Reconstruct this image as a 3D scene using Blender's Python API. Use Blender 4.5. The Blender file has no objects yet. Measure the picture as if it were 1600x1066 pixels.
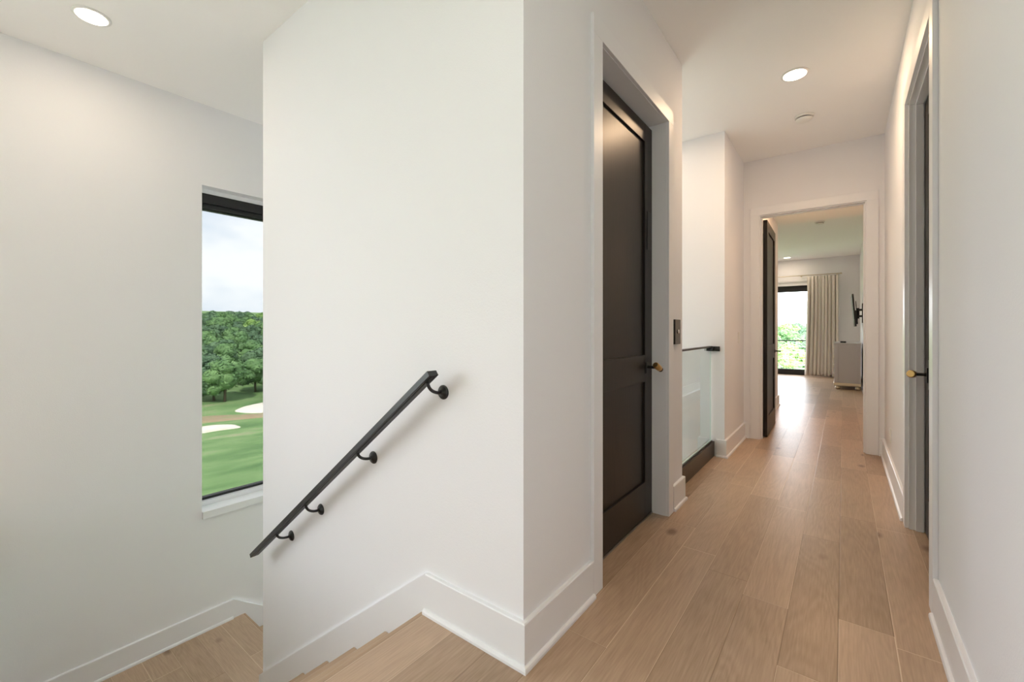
import bpy, bmesh, math, random
from mathutils import Vector, Matrix
S = bpy.context.scene
C = S.collection
R = math.radians
random.seed(7)

# ---------------------------------------------------------------- camera
cd = bpy.data.cameras.new('camera')
cd.sensor_width = 36.0
cd.lens = 36.0 * 676.0 / 1600.0
cd.shift_y = -17.0 / 1600.0
cd.clip_end = 2000
cam = bpy.data.objects.new('camera', cd)
cam.location = (0, 0, 1.2)
cam.rotation_euler = (R(90), 0, R(37.42))
C.objects.link(cam)
S.camera = cam

# ---------------------------------------------------------------- view, world, sun
S.view_settings.view_transform = 'Standard'
S.view_settings.look = 'None'
S.view_settings.gamma = 1
S.view_settings.use_curve_mapping = False
S.view_settings.exposure = 0.40
S.cycles.use_denoising = True
S.cycles.max_bounces = 14
S.cycles.diffuse_bounces = 8
S.cycles.glossy_bounces = 5
S.cycles.transmission_bounces = 8
S.cycles.transparent_max_bounces = 12
S.cycles.sample_clamp_indirect = 6.0
S.cycles.caustics_reflective = False
S.cycles.caustics_refractive = False

WORLD_STRENGTH = 6.5
w = bpy.data.worlds.new('sky')
S.world = w
w.use_nodes = True
nt = w.node_tree
nt.nodes.clear()
wo = nt.nodes.new('ShaderNodeOutputWorld')
bg = nt.nodes.new('ShaderNodeBackground')
tc = nt.nodes.new('ShaderNodeTexCoord')
sep = nt.nodes.new('ShaderNodeSeparateXYZ')
nt.links.new(tc.outputs['Generated'], sep.inputs[0])
grad = nt.nodes.new('ShaderNodeValToRGB')
nt.links.new(sep.outputs['Z'], grad.inputs[0])
grad.color_ramp.elements[0].position = 0.0
grad.color_ramp.elements[0].color = (.66, .75, .86, 1)
grad.color_ramp.elements[1].position = 0.7
grad.color_ramp.elements[1].color = (.50, .64, .86, 1)
mp = nt.nodes.new('ShaderNodeMapping')
mp.inputs['Scale'].default_value = (1, 1, 2.2)
mp.inputs['Location'].default_value = (.35, .1, .2)
nt.links.new(tc.outputs['Generated'], mp.inputs[0])
cl = nt.nodes.new('ShaderNodeTexNoise')
cl.inputs['Scale'].default_value = 3.1
cl.inputs['Detail'].default_value = 9
cl.inputs['Roughness'].default_value = .55
nt.links.new(mp.outputs[0], cl.inputs[0])
cr = nt.nodes.new('ShaderNodeValToRGB')
cr.color_ramp.elements[0].position = .26
cr.color_ramp.elements[1].position = .46
nt.links.new(cl.outputs[0], cr.inputs[0])
cm = nt.nodes.new('ShaderNodeMix')
cm.data_type = 'RGBA'
nt.links.new(cr.outputs[0], cm.inputs[0])
nt.links.new(grad.outputs[0], cm.inputs[6])
cm.inputs[7].default_value = (.92, .96, 1.0, 1)
nt.links.new(cm.outputs[2], bg.inputs[0])
bg.inputs[1].default_value = WORLD_STRENGTH
nt.links.new(bg.outputs[0], wo.inputs[0])

sl = bpy.data.lights.new('sun', 'SUN')
sl.energy = 14
sl.angle = R(2)
sl.color = (1, .95, .86)
sun = bpy.data.objects.new('sun', sl)
sun.rotation_euler = Vector((.55, -.45, .75)).to_track_quat('Z', 'Y').to_euler()
C.objects.link(sun)

LAMP = 5.0       # watts of one recessed downlight
WARM = (1.0, .80, .60)


def window_portal(loc, rot, sx, sy):
    l = bpy.data.lights.new('daylight_portal', 'AREA')
    l.shape = 'RECTANGLE'
    l.size, l.size_y = sx, sy
    l.cycles.is_portal = True
    o = bpy.data.objects.new('daylight_portal', l)
    o.location, o.rotation_euler = loc, rot
    C.objects.link(o)


window_portal((-4.44, 1.76, 1.02), (0, R(-90), 0), 2.76, .95)        # stair window
window_portal((-4.44, 3.6, .6), (0, R(-90), 0), 3.2, .95)            # added second stair window, out of view
window_portal((-3.0, 4.6, .5), (R(-90), 0, 0), 2.0, 4.2)             # added foyer window, out of view
window_portal((-4.44, -1.75, 1.45), (0, R(-90), 0), 2.6, 2.5)        # added loft window on the left, out of view         
window_portal((-2.1, 13.98, 1.2), (R(-90), 0, 0), 3.0, 2.36)         # bedroom balcony door


# ---------------------------------------------------------------- mesh helpers
class MB:
    def __init__(s):
        s.v = []; s.f = []; s.sm = []

    def quad(s, a, b, c, d):
        n = len(s.v); s.v += [a, b, c, d]; s.f.append((n, n + 1, n + 2, n + 3)); s.sm.append(False)

    def box(s, x0, x1, y0, y1, z0, z1, M=None):
        n = len(s.v)
        p = [(x0, y0, z0), (x1, y0, z0), (x1, y1, z0), (x0, y1, z0), (x0, y0, z1), (x1, y0, z1), (x1, y1, z1), (x0, y1, z1)]
        if M: p = [tuple(M @ Vector(q)) for q in p]
        s.v += p
        for f in ((0, 3, 2, 1), (4, 5, 6, 7), (0, 1, 5, 4), (1, 2, 6, 5), (2, 3, 7, 6), (3, 0, 4, 7)):
            s.f.append(tuple(n + i for i in f)); s.sm.append(False)
        return s

    def prism(s, poly, axis, a, b):
        """closed 2D polygon extruded along axis (0,1,2) from a to b"""
        def P(q, t):
            r = list(q); r.insert(axis, t); return tuple(r)
        n = len(s.v); k = len(poly)
        s.v += [P(q, a) for q in poly] + [P(q, b) for q in poly]
        s.f.append(tuple(range(n, n + k))[::-1]); s.sm.append(False)
        s.f.append(tuple(range(n + k, n + 2 * k))); s.sm.append(False)
        for i in range(k):
            j = (i + 1) % k
            s.f.append((n + i, n + j, n + k + j, n + k + i)); s.sm.append(False)
        return s

    def lathe(s, prof, o, d, seg=32, ref=None):
        """profile [(radius, height)] turned about direction d through o"""
        d = Vector(d).normalized(); o = Vector(o)
        a = Vector(ref) if ref else (Vector((0, 0, 1)) if abs(d.z) < .9 else Vector((1, 0, 0)))
        u = d.cross(a).normalized(); v = d.cross(u)
        n = len(s.v)
        for r, h in prof:
            for i in range(seg):
                t = 2 * math.pi * i / seg
                s.v.append(tuple(o + d * h + (u * math.cos(t) + v * math.sin(t)) * r))
        for k in range(len(prof) - 1):
            for i in range(seg):
                j = (i + 1) % seg
                s.f.append((n + k * seg + i, n + k * seg + j, n + (k + 1) * seg + j, n + (k + 1) * seg + i)); s.sm.append(seg > 8)
        s.f.append(tuple(n + i for i in range(seg))[::-1]); s.sm.append(False)
        s.f.append(tuple(n + (len(prof) - 1) * seg + i for i in range(seg))); s.sm.append(False)
        return s

    def tube(s, pts, r, seg=12):
        pts = [Vector(p) for p in pts]
        n = len(s.v); up = None
        for k, p in enumerate(pts):
            t = (pts[min(k + 1, len(pts) - 1)] - pts[max(k - 1, 0)]).normalized()
            if up is None: up = t.orthogonal().normalized()
            up = (up - t * up.dot(t)).normalized(); w_ = t.cross(up)
            for i in range(seg):
                a = 2 * math.pi * i / seg
                s.v.append(tuple(p + (up * math.cos(a) + w_ * math.sin(a)) * r))
        for k in range(len(pts) - 1):
            for i in range(seg):
                j = (i + 1) % seg
                s.f.append((n + k * seg + i, n + k * seg + j, n + (k + 1) * seg + j, n + (k + 1) * seg + i)); s.sm.append(True)
        s.f.append(tuple(n + i for i in range(seg))[::-1]); s.sm.append(False)
        m = n + (len(pts) - 1) * seg
        s.f.append(tuple(m + i for i in range(seg))); s.sm.append(False)
        return s

    def build(s, name, mat, parent=None, bevel=0, kind=None, label=None):
        me = bpy.data.meshes.new(name)
        me.from_pydata(s.v, [], s.f)
        me.polygons.foreach_set('use_smooth', s.sm)
        bm = bmesh.new(); bm.from_mesh(me)
        bmesh.ops.recalc_face_normals(bm, faces=bm.faces); bm.to_mesh(me); bm.free()
        me.materials.append(mat)
        o = bpy.data.objects.new(name, me)
        C.objects.link(o)
        if parent:
            o.parent = parent
            o.matrix_parent_inverse = Matrix.Translation(parent.location).inverted() if parent.type == 'EMPTY' else Matrix()
        if bevel:
            b = o.modifiers.new('bevel', 'BEVEL'); b.width = bevel; b.segments = 2; b.limit_method = 'ANGLE'
        if kind: o['kind'] = kind
        if label: o['label'] = label
        return o


def tag(o, label, cat, group=None, kind=None):
    o['label'] = label; o['category'] = cat
    if group: o['group'] = group
    if kind: o['kind'] = kind
    return o


def empty(name, loc, label=None, cat=None, group=None, kind=None):
    o = bpy.data.objects.new(name, None)
    o.empty_display_size = .1
    o.location = loc
    C.objects.link(o)
    if label: o['label'] = label
    if cat: o['category'] = cat
    if group: o['group'] = group
    if kind: o['kind'] = kind
    return o


def copy_tree(o, parent=None):
    c = o.copy(); C.objects.link(c)
    if parent: c.parent = parent
    for ch in list(o.children): copy_tree(ch, c)
    return c


def wall(name, axis, f0, f1, u0, u1, z0, z1, mat, holes=()):
    """wall slab; axis = thickness axis (0 or 1), u = the other one; holes (u0,u1,z0,z1)"""
    us = sorted({u0, u1, *[h[0] for h in holes], *[h[1] for h in holes]})
    zs = sorted({z0, z1, *[h[2] for h in holes], *[h[3] for h in holes]})
    us = [u for u in us if u0 <= u <= u1]; zs = [z for z in zs if z0 <= z <= z1]
    nu, nz = len(us) - 1, len(zs) - 1

    def solid(i, k):
        if i < 0 or k < 0 or i >= nu or k >= nz: return False
        um, zm = (us[i] + us[i + 1]) / 2, (zs[k] + zs[k + 1]) / 2
        return not any(h[0] < um < h[1] and h[2] < zm < h[3] for h in holes)

    def P(t, u, z): return (t, u, z) if axis == 0 else (u, t, z)
    m = MB()
    for i in range(nu):
        for k in range(nz):
            if not solid(i, k): continue
            a, b, c, d = us[i], us[i + 1], zs[k], zs[k + 1]
            m.quad(P(f0, a, c), P(f0, b, c), P(f0, b, d), P(f0, a, d))
            m.quad(P(f1, a, c), P(f1, b, c), P(f1, b, d), P(f1, a, d))
            if not solid(i - 1, k): m.quad(P(f0, a, c), P(f1, a, c), P(f1, a, d), P(f0, a, d))
            if not solid(i + 1, k): m.quad(P(f0, b, c), P(f1, b, c), P(f1, b, d), P(f0, b, d))
            if not solid(i, k - 1): m.quad(P(f0, a, c), P(f1, a, c), P(f1, b, c), P(f0, b, c))
            if not solid(i, k + 1): m.quad(P(f0, a, d), P(f1, a, d), P(f1, b, d), P(f0, b, d))
    me = bpy.data.meshes.new(name)
    me.from_pydata(m.v, [], m.f)
    bm = bmesh.new(); bm.from_mesh(me)
    bmesh.ops.remove_doubles(bm, verts=bm.verts, dist=1e-5)
    bmesh.ops.recalc_face_normals(bm, faces=bm.faces)
    bm.to_mesh(me); bm.free()
    me.materials.append(mat)
    o = bpy.data.objects.new(name, me); C.objects.link(o); o['kind'] = 'structure'
    return o


# ---------------------------------------------------------------- materials
def new_mat(name):
    m = bpy.data.materials.new(name); m.use_nodes = True
    n = m.node_tree; b = n.nodes['Principled BSDF']
    return m, n, b


def simple(name, col, rough=.5, metal=0, spec=.5, bump=None, coat=0):
    m, n, b = new_mat(name)
    b.inputs['Base Color'].default_value = (*col, 1)
    b.inputs['Roughness'].default_value = rough
    b.inputs['Metallic'].default_value = metal
    b.inputs['Specular IOR Level'].default_value = spec
    b.inputs['Coat Weight'].default_value = coat
    g = n.nodes.new('ShaderNodeNewGeometry')
    t = n.nodes.new('ShaderNodeTexNoise')
    t.inputs['Scale'].default_value = bump[0] if bump else 40
    t.inputs['Detail'].default_value = 4
    n.links.new(g.outputs['Position'], t.inputs['Vector'])
    bp = n.nodes.new('ShaderNodeBump')
    bp.inputs['Strength'].default_value = bump[1] if bump else .02
    bp.inputs['Distance'].default_value = bump[2] if bump else .001
    n.links.new(t.outputs[0], bp.inputs['Height'])
    n.links.new(bp.outputs[0], b.inputs['Normal'])
    return m


M = {}
M['wall'] = simple('wall_paint', (.835, .835, .86), .75, spec=.25, bump=(170, .35, .0015))
M['ceiling'] = simple('ceiling_paint', (.93, .93, .925), .8, spec=.2, bump=(60, .3, .002))
M['trim'] = simple('trim_paint', (.825, .83, .855), .35, spec=.45)
M['black'] = simple('black_metal', (.012, .012, .013), .38, spec=.5)
M['blackgloss'] = simple('black_plastic', (.01, .01, .011), .2)
M['brass'] = simple('brushed_brass', (.62, .40, .16), .3, metal=1)
M['chrome'] = simple('chrome_button', (.7, .7, .7), .25, metal=1)
M['white'] = simple('white_plastic', (.82, .82, .80), .4)
M['frame'] = simple('window_frame_dark', (.012, .013, .014), .45)
M['curtain'] = simple('linen_curtain', (.72, .675, .62), .9, spec=.1, bump=(260, .5, .001))
M['dresser'] = simple('dresser_grey_paint', (.52, .50, .52), .4)
M['champagne'] = simple('champagne_silver', (.70, .62, .48), .3, metal=.6)
M['bark'] = simple('tree_bark', (.10, .075, .05), .9, bump=(6, .6, .05))
M['concrete'] = simple('balcony_floor', (.36, .355, .345), .8)
M['exterior'] = simple('exterior_stucco', (.75, .74, .72), .9, bump=(80, .5, .003))
M['steel'] = simple('steel_cable', (.35, .36, .37), .35, metal=1)


def door_material():
    m, n, b = new_mat('espresso_door_wood')
    g = n.nodes.new('ShaderNodeNewGeometry'); mp_ = n.nodes.new('ShaderNodeMapping')
    mp_.inputs['Scale'].default_value = (40, 40, 1.5)
    t = n.nodes.new('ShaderNodeTexNoise'); t.inputs['Scale'].default_value = 3; t.inputs['Detail'].default_value = 5
    r = n.nodes.new('ShaderNodeValToRGB')
    r.color_ramp.elements[0].color = (.010, .008, .007, 1); r.color_ramp.elements[0].position = .3
    r.color_ramp.elements[1].color = (.020, .015, .012, 1); r.color_ramp.elements[1].position = .7
    n.links.new(g.outputs['Position'], mp_.inputs[0]); n.links.new(mp_.outputs[0], t.inputs[0])
    n.links.new(t.outputs[0], r.inputs[0]); n.links.new(r.outputs[0], b.inputs['Base Color'])
    b.inputs['Roughness'].default_value = .36; b.inputs['Specular IOR Level'].default_value = .3
    return m


M['door'] = door_material()


def glass_material(name, tint, refl=1.0):
    m = bpy.data.materials.new(name); m.use_nodes = True
    n = m.node_tree; n.nodes.clear()
    o = n.nodes.new('ShaderNodeOutputMaterial')
    tr = n.nodes.new('ShaderNodeBsdfTransparent'); tr.inputs[0].default_value = (*tint, 1)
    gl = n.nodes.new('ShaderNodeBsdfGlossy'); gl.inputs['Roughness'].default_value = 0.0
    fr = n.nodes.new('ShaderNodeFresnel'); fr.inputs[0].default_value = 1.5
    mm = n.nodes.new('ShaderNodeMath'); mm.operation = 'MULTIPLY'; mm.inputs[1].default_value = refl
    mx = n.nodes.new('ShaderNodeMixShader')
    ge = n.nodes.new('ShaderNodeNewGeometry')
    ff = n.nodes.new('ShaderNodeMath'); ff.operation = 'SUBTRACT'; ff.inputs[0].default_value = 1.0     # reflect at the front face only
    n.links.new(ge.outputs['Backfacing'], ff.inputs[1])
    m2 = n.nodes.new('ShaderNodeMath'); m2.operation = 'MULTIPLY'
    n.links.new(fr.outputs[0], mm.inputs[0]); n.links.new(mm.outputs[0], m2.inputs[0]); n.links.new(ff.outputs[0], m2.inputs[1])
    n.links.new(m2.outputs[0], mx.inputs[0])
    n.links.new(tr.outputs[0], mx.inputs[1]); n.links.new(gl.outputs[0], mx.inputs[2])
    n.links.new(mx.outputs[0], o.inputs[0])
    return m


M['pane_tinted'] = glass_material('view_dimming_glass', (.355, .355, .35), .5)  # tint put in to dim the outdoor view against the rooms
M['pane'] = glass_material('clear_glass', (.96, .965, .97))
M['rail_glass'] = glass_material('green_edged_glass', (.925, .965, .96), 1.6)
M['glass_edge_glint'] = simple('glass_edge_and_glint', (.72, .90, .86), .15, bump=None)  # real edge colour, reused to paint the reflected line below


def emission(name, col, s):
    m = bpy.data.materials.new(name); m.use_nodes = True
    n = m.node_tree; n.nodes.clear()
    o = n.nodes.new('ShaderNodeOutputMaterial'); e = n.nodes.new('ShaderNodeEmission')
    e.inputs[0].default_value = (*col, 1); e.inputs[1].default_value = s
    n.links.new(e.outputs[0], o.inputs[0])
    return m


M['lamp'] = emission('lamp_diffuser', (1, .87, .70), 9)


def wood(name, along, width, length, offset, base=((.31, .21, .135), (.56, .40, .285)), seam=True, rough=.34):
    """oak planks running along axis `along` (0 = x, 1 = y); world-space procedural"""
    m, n, b = new_mat(name)
    N = n.nodes.new; L = n.links.new

    def math_(op, a, b_=None, c=None):
        k = N('ShaderNodeMath'); k.operation = op
        for i, q in enumerate((a, b_, c)):
            if q is None: continue
            if isinstance(q, (int, float)): k.inputs[i].default_value = q
            else: L(q, k.inputs[i])
        return k.outputs[0]
    g = N('ShaderNodeNewGeometry'); sp = N('ShaderNodeSeparateXYZ'); L(g.outputs['Position'], sp.inputs[0])
    v = sp.outputs[along]; u = sp.outputs[1 - along]; z = sp.outputs[2]
    uu = math_('DIVIDE', math_('SUBTRACT', u, offset), width)
    row = math_('FLOOR', uu); fu = math_('FRACT', uu)
    wn = N('ShaderNodeTexWhiteNoise'); wn.noise_dimensions = '1D'; L(row, wn.inputs['W'])
    vv = math_('ADD', math_('DIVIDE', v, length), math_('MULTIPLY', wn.outputs[0], 7.31))
    col = math_('FLOOR', vv); fv = math_('FRACT', vv)
    cx = N('ShaderNodeCombineXYZ'); L(row, cx.inputs[0]); L(col, cx.inputs[1]); L(math_('ROUND', math_('MULTIPLY', z, 5)), cx.inputs[2])
    wid = N('ShaderNodeTexWhiteNoise'); wid.noise_dimensions = '3D'; L(cx.outputs[0], wid.inputs['Vector'])
    pid = wid.outputs[0]
    # grain coordinates: stretched along the plank, shifted per plank
    gc = N('ShaderNodeCombineXYZ')
    L(math_('MULTIPLY', u, 1.0), gc.inputs[0]); L(math_('MULTIPLY', v, .13), gc.inputs[1]); L(math_('ADD', math_('MULTIPLY', pid, 37.0), z), gc.inputs[2])
    n1 = N('ShaderNodeTexNoise'); n1.inputs['Scale'].default_value = 5.5; n1.inputs['Detail'].default_value = 2; n1.inputs['Distortion'].default_value = .6
    L(gc.outputs[0], n1.inputs[0])
    rings = math_('SINE', math_('MULTIPLY', n1.outputs[0], 95.0))
    gc2 = N('ShaderNodeCombineXYZ')
    L(math_('MULTIPLY', u, 1.0), gc2.inputs[0]); L(math_('MULTIPLY', v, .05), gc2.inputs[1]); L(math_('MULTIPLY', pid, 11.0), gc2.inputs[2])
    n2 = N('ShaderNodeTexNoise'); n2.inputs['Scale'].default_value = 170; n2.inputs['Detail'].default_value = 3
    L(gc2.outputs[0], n2.inputs[0])
    n3 = N('ShaderNodeTexNoise'); n3.inputs['Scale'].default_value = 2.2; n3.inputs['Detail'].default_value = 3
    L(g.outputs['Position'], n3.inputs[0])
    f = math_('ADD', math_('MULTIPLY', pid, .60), math_('MULTIPLY', rings, .07))
    f = math_('ADD', f, math_('MULTIPLY', math_('SUBTRACT', n2.outputs[0], .5), .85))
    f = math_('ADD', f, math_('MULTIPLY', math_('SUBTRACT', n3.outputs[0], .5), .5))
    f = math_('ADD', f, .22)
    rp = N('ShaderNodeValToRGB')
    rp.color_ramp.elements[0].color = (*base[0], 1); rp.color_ramp.elements[0].position = 0
    rp.color_ramp.elements[1].color = (*base[1], 1); rp.color_ramp.elements[1].position = 1
    L(f, rp.inputs[0])
    # sparse knots
    kc = N('ShaderNodeCombineXYZ'); L(u, kc.inputs[0]); L(math_('MULTIPLY', v, .6), kc.inputs[1]); L(math_('MULTIPLY', pid, .9), kc.inputs[2])
    vo = N('ShaderNodeTexVoronoi'); vo.inputs['Scale'].default_value = 3.3; L(kc.outputs[0], vo.inputs['Vector'])
    kn = N('ShaderNodeMapRange'); kn.inputs[1].default_value = .045; kn.inputs[2].default_value = .12; kn.inputs[3].default_value = .8; kn.inputs[4].default_value = 0
    L(vo.outputs['Distance'], kn.inputs[0])
    mk = N('ShaderNodeMix'); mk.data_type = 'RGBA'; L(kn.outputs[0], mk.inputs[0]); L(rp.outputs[0], mk.inputs[6]); mk.inputs[7].default_value = (.17, .10, .065, 1)
    out = mk.outputs[2]
    e = .0016
    du = math_('MULTIPLY', math_('MINIMUM', fu, math_('SUBTRACT', 1.0, fu)), width)
    dv = math_('MULTIPLY', math_('MINIMUM', fv, math_('SUBTRACT', 1.0, fv)), length)
    d = math_('MINIMUM', du, dv)
    if seam:
        sm_ = N('ShaderNodeMapRange'); sm_.inputs[1].default_value = .0008; sm_.inputs[2].default_value = .0028; sm_.inputs[3].default_value = .8; sm_.inputs[4].default_value = 0
        L(d, sm_.inputs[0])
        # seams are coloured pale on some planks, dark on others
        sc_ = N('ShaderNodeMix'); sc_.data_type = 'RGBA'
        L(math_('GREATER_THAN', pid, .55), sc_.inputs[0]); sc_.inputs[6].default_value = (.24, .15, .09, 1); sc_.inputs[7].default_value = (.72, .58, .43, 1)
        ms = N('ShaderNodeMix'); ms.data_type = 'RGBA'; L(sm_.outputs[0], ms.inputs[0]); L(out, ms.inputs[6]); L(sc_.outputs[2], ms.inputs[7])
        out = ms.outputs[2]
    L(out, b.inputs['Base Color'])
    b.inputs['Roughness'].default_value = rough
    b.inputs['Specular IOR Level'].default_value = .5
    hb = N('ShaderNodeMapRange'); hb.inputs[1].default_value = 0; hb.inputs[2].default_value = .004; L(d, hb.inputs[0])
    hh = math_('ADD', hb.outputs[0], math_('MULTIPLY', n2.outputs[0], .12))
    hh = math_('ADD', hh, math_('MULTIPLY', pid, .0))
    bp = N('ShaderNodeBump'); bp.inputs['Strength'].default_value = .35; bp.inputs['Distance'].default_value = .0012
    L(hh, bp.inputs['Height']); L(bp.outputs[0], b.inputs['Normal'])
    return m


M['floor'] = wood('oak_floor', 1, .174, 1.25, .160)
M['landing'] = wood('oak_landing_floor', 0, .174, 1.3, .02)
M['tread'] = wood('oak_tread', 1, .32, 2.6, .1, seam=False, base=((.38, .25, .16), (.50, .36, .245)))
M['curb'] = simple('dark_stained_curb', (.035, .022, .014), .35)


def leaf_mat(name, c0, c1, c2):
    m, n, b = new_mat(name)
    g = n.nodes.new('ShaderNodeNewGeometry')
    t = n.nodes.new('ShaderNodeTexNoise'); t.inputs['Scale'].default_value = .35; t.inputs['Detail'].default_value = 6
    n.links.new(g.outputs['Position'], t.inputs[0])
    r = n.nodes.new('ShaderNodeValToRGB')
    r.color_ramp.elements[0].color = (*c0, 1); r.color_ramp.elements[0].position = .3
    r.color_ramp.elements[1].color = (*c2, 1); r.color_ramp.elements[1].position = .72
    e = r.color_ramp.elements.new(.5); e.color = (*c1, 1)
    n.links.new(t.outputs[0], r.inputs[0]); n.links.new(r.outputs[0], b.inputs['Base Color'])
    b.inputs['Roughness'].default_value = .7
    return m


M['leaf_mid'] = leaf_mat('leaves_mid_green', (.06, .14, .055), (.11, .23, .08), (.18, .32, .12))
M['leaf_dark'] = leaf_mat('leaves_dark_green', (.05, .11, .06), (.085, .17, .085), (.13, .23, .11))
M['leaf_light'] = leaf_mat('leaves_yellow_green', (.10, .20, .05), (.20, .36, .09), (.32, .48, .14))


def grass_mat():
    m, n, b = new_mat('golf_grass')
    N = n.nodes.new; L = n.links.new
    g = N('ShaderNodeNewGeometry')
    mp_ = N('ShaderNodeMapping'); mp_.inputs['Rotation'].default_value = (0, 0, R(20)); mp_.inputs['Scale'].default_value = (1, .35, 1)
    L(g.outputs['Position'], mp_.inputs[0])
    t = N('ShaderNodeTexNoise'); t.inputs['Scale'].default_value = .28; t.inputs['Detail'].default_value = 7; t.inputs['Roughness'].default_value = .6
    L(mp_.outputs[0], t.inputs[0])
    r = N('ShaderNodeValToRGB'); cr_ = r.color_ramp
    cr_.elements[0].position = .32; cr_.elements[0].color = (.09, .19, .06, 1)
    cr_.elements[1].position = .74; cr_.elements[1].color = (.42, .36, .24, 1)
    for p_, c_ in ((.45, (.14, .26, .09)), (.56, (.19, .31, .12)), (.63, (.27, .33, .17))):
        e = cr_.elements.new(p_); e.color = (*c_, 1)
    L(t.outputs[0], r.inputs[0]); L(r.outputs[0], b.inputs['Base Color'])
    b.inputs['Roughness'].default_value = .9
    return m


M['grass'] = grass_mat()
M['sand'] = simple('bunker_sand', (.78, .72, .64), .95, bump=(2, .5, .05))
M['dirt'] = leaf_mat('dry_turf', (.30, .22, .13), (.34, .27, .17), (.24, .28, .12))

# ---------------------------------------------------------------- main dimensions
H = 3.075
XL, XR = -.905, .315            # hallway faces
YS = 1.25                       # stair wall face
XW = -4.215                     # window wall face
SX = -2.994                     # end of the stair wall
RISE, RUN = .1855, .2525
X0 = -1.425                     # top nosing
ZL = -7 * RISE                  # landing
YD = 1.60                       # landing edge of the lower flight
ZB = ZL - 7 * RISE              # lower floor
YF = 5.43
W = M['wall']; T = M['trim']

# ---------------------------------------------------------------- structure
m = MB()
m.box(X0 + .012, .45, -3.4, YS + .06, -.25, 0)
m.box(XW, X0 + .012, -3.4, .1, -.25, 0)
m.box(-1.045, .6, YS + .06, 5.48, -.25, 0)
m.box(-1.1, .6, 5.48, 14.0, -.25, 0)
m.box(-5.2, -1.1, 8.0, 14.0, -.25, 0)
m.build('floor', M['floor'], kind='structure')
m = MB(); m.box(XW, SX + .1, .1, YD - .012, ZL - .2, ZL)
m.build('floor_landing', M['landing'], kind='structure')
m = MB(); m.box(XW, -.9, YD + 6 * RUN - .02, 4.5, ZB - .2, ZB)
m.build('floor_lower', M['floor'], kind='structure')
m = MB(); m.box(-5.3, .7, -3.6, 14.2, H, H + .25)
m.build('ceiling', M['ceiling'], kind='structure')
m = MB(); m.box(-.83, .33, YF + .12, 8.1, 2.88, H)
m.build('ceiling_entry', M['ceiling'], kind='structure')

wall('wall_stair', 1, YS, YS + .12, SX, XL, ZB, H, W)
wall('wall_left', 0, XL - .14, XL, YS + .12, 3.165, 0, H, W, [(1.855, 2.82, 0, 2.543)])
wall('wall_shaft_side', 0, SX, SX + .12, YS + .12, 3.165, ZB, H, W)
wall('wall_shaft_back', 1, 3.06, 3.165, SX + .12, XL - .14, ZB, H, W)
wall('wall_window', 0, XW - .24, XW, -3.5, 4.57, ZB - .2, H, W,
     [(-3.0, -.5, .15, 2.75), (1.285, 2.235, -.345, 2.404), (3.15, 4.05, -1.0, 2.404)])
wall('wall_foyer', 1, 4.45, 4.57, XW, -.885, ZB, H, W, [(-4.0, -2.0, -1.6, 2.6)])
wall('wall_corner', 0, -1.005, -.885, 4.57, YF, 0, H, W)
wall('wall_far', 1, YF, YF + .12, -1.005, .47, 0, H, W, [(-.738, .19, 0, 2.467)])
wall('wall_right', 0, XR, XR + .15, -3.5, YF, 0, H, W, [(2.60, 3.54, 0, 2.57)])
wall('light_block_wall', 0, .62, .68, 2.3, 3.8, 0, H, W)  # unseen slab added behind the right door to keep sunlight out
wall('wall_back', 1, -3.52, -3.3, XW, XR, 0, H, W)
wall('wall_stair_front', 1, 0.0, .1, XW, X0 + .0, ZB, -.25, W)
wall('wall_under_landing', 0, X0 + .02, X0 + .1, .1, YS, ZB, -.25, W)
wall('wall_foyer_right', 0, -1.045, -.93, 3.165, 4.45, ZB, -.25, W)
wall('wall_bedroom_entry', 0, -.95, -.83, YF + .12, 8.1, 0, H, W)
wall('wall_bedroom_return', 1, 7.98, 8.1, -5.2, -.95, 0, H, W)
wall('wall_bedroom_left', 0, -5.2, -5.08, 8.1, 13.8, 0, H, W)
wall('wall_bedroom_right', 0, .33, .47, YF + .12, 13.8, 0, H, W)
wall('wall_bedroom_far', 1, 13.8, 14.0, -5.2, .47, 0, H, W, [(-3.5, -.55, .0, 2.39)])


def baseboard(name, axis, face, sgn, u0, u1, z=0, h=.165, shoe=True, e0=0, e1=0):
    """runs along u on a wall face; sgn = direction the board sticks out; e0/e1 = mitre extension at the ends"""
    m = MB()
    t, q = .018, .013
    prof = [(face, z), (face + sgn * t, z), (face + sgn * t, z + h - .004), (face + sgn * (t - .004), z + h), (face, z + h)]
    a = 1 if axis == 0 else 0
    # prism() inserts the extrusion coordinate at `a`; the profile is (face axis, z)

    def mitre(mb, k):
        for i in range(len(mb.v)):
            p = list(mb.v[i]); dd = abs(p[1 - a] - face)
            p[a] += e1 * dd if i >= k else -e0 * dd
            mb.v[i] = tuple(p)
    m.prism(prof, a, u0, u1)
    mitre(m, len(prof))
    ob = m.build(name, T, kind='structure')
    if shoe:
        s_ = MB()
        pr = [(face + sgn * t, z), (face + sgn * (t + q), z), (face + sgn * (t + q), z + .010), (face + sgn * (t + q * .75), z + .017), (face + sgn * (t + q * .3), z + .020), (face + sgn * t, z + .020)]
        s_.prism(pr, a, u0, u1)
        mitre(s_, len(pr))
        s_.build('shoe_moulding', T, parent=ob)
    return ob


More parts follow.
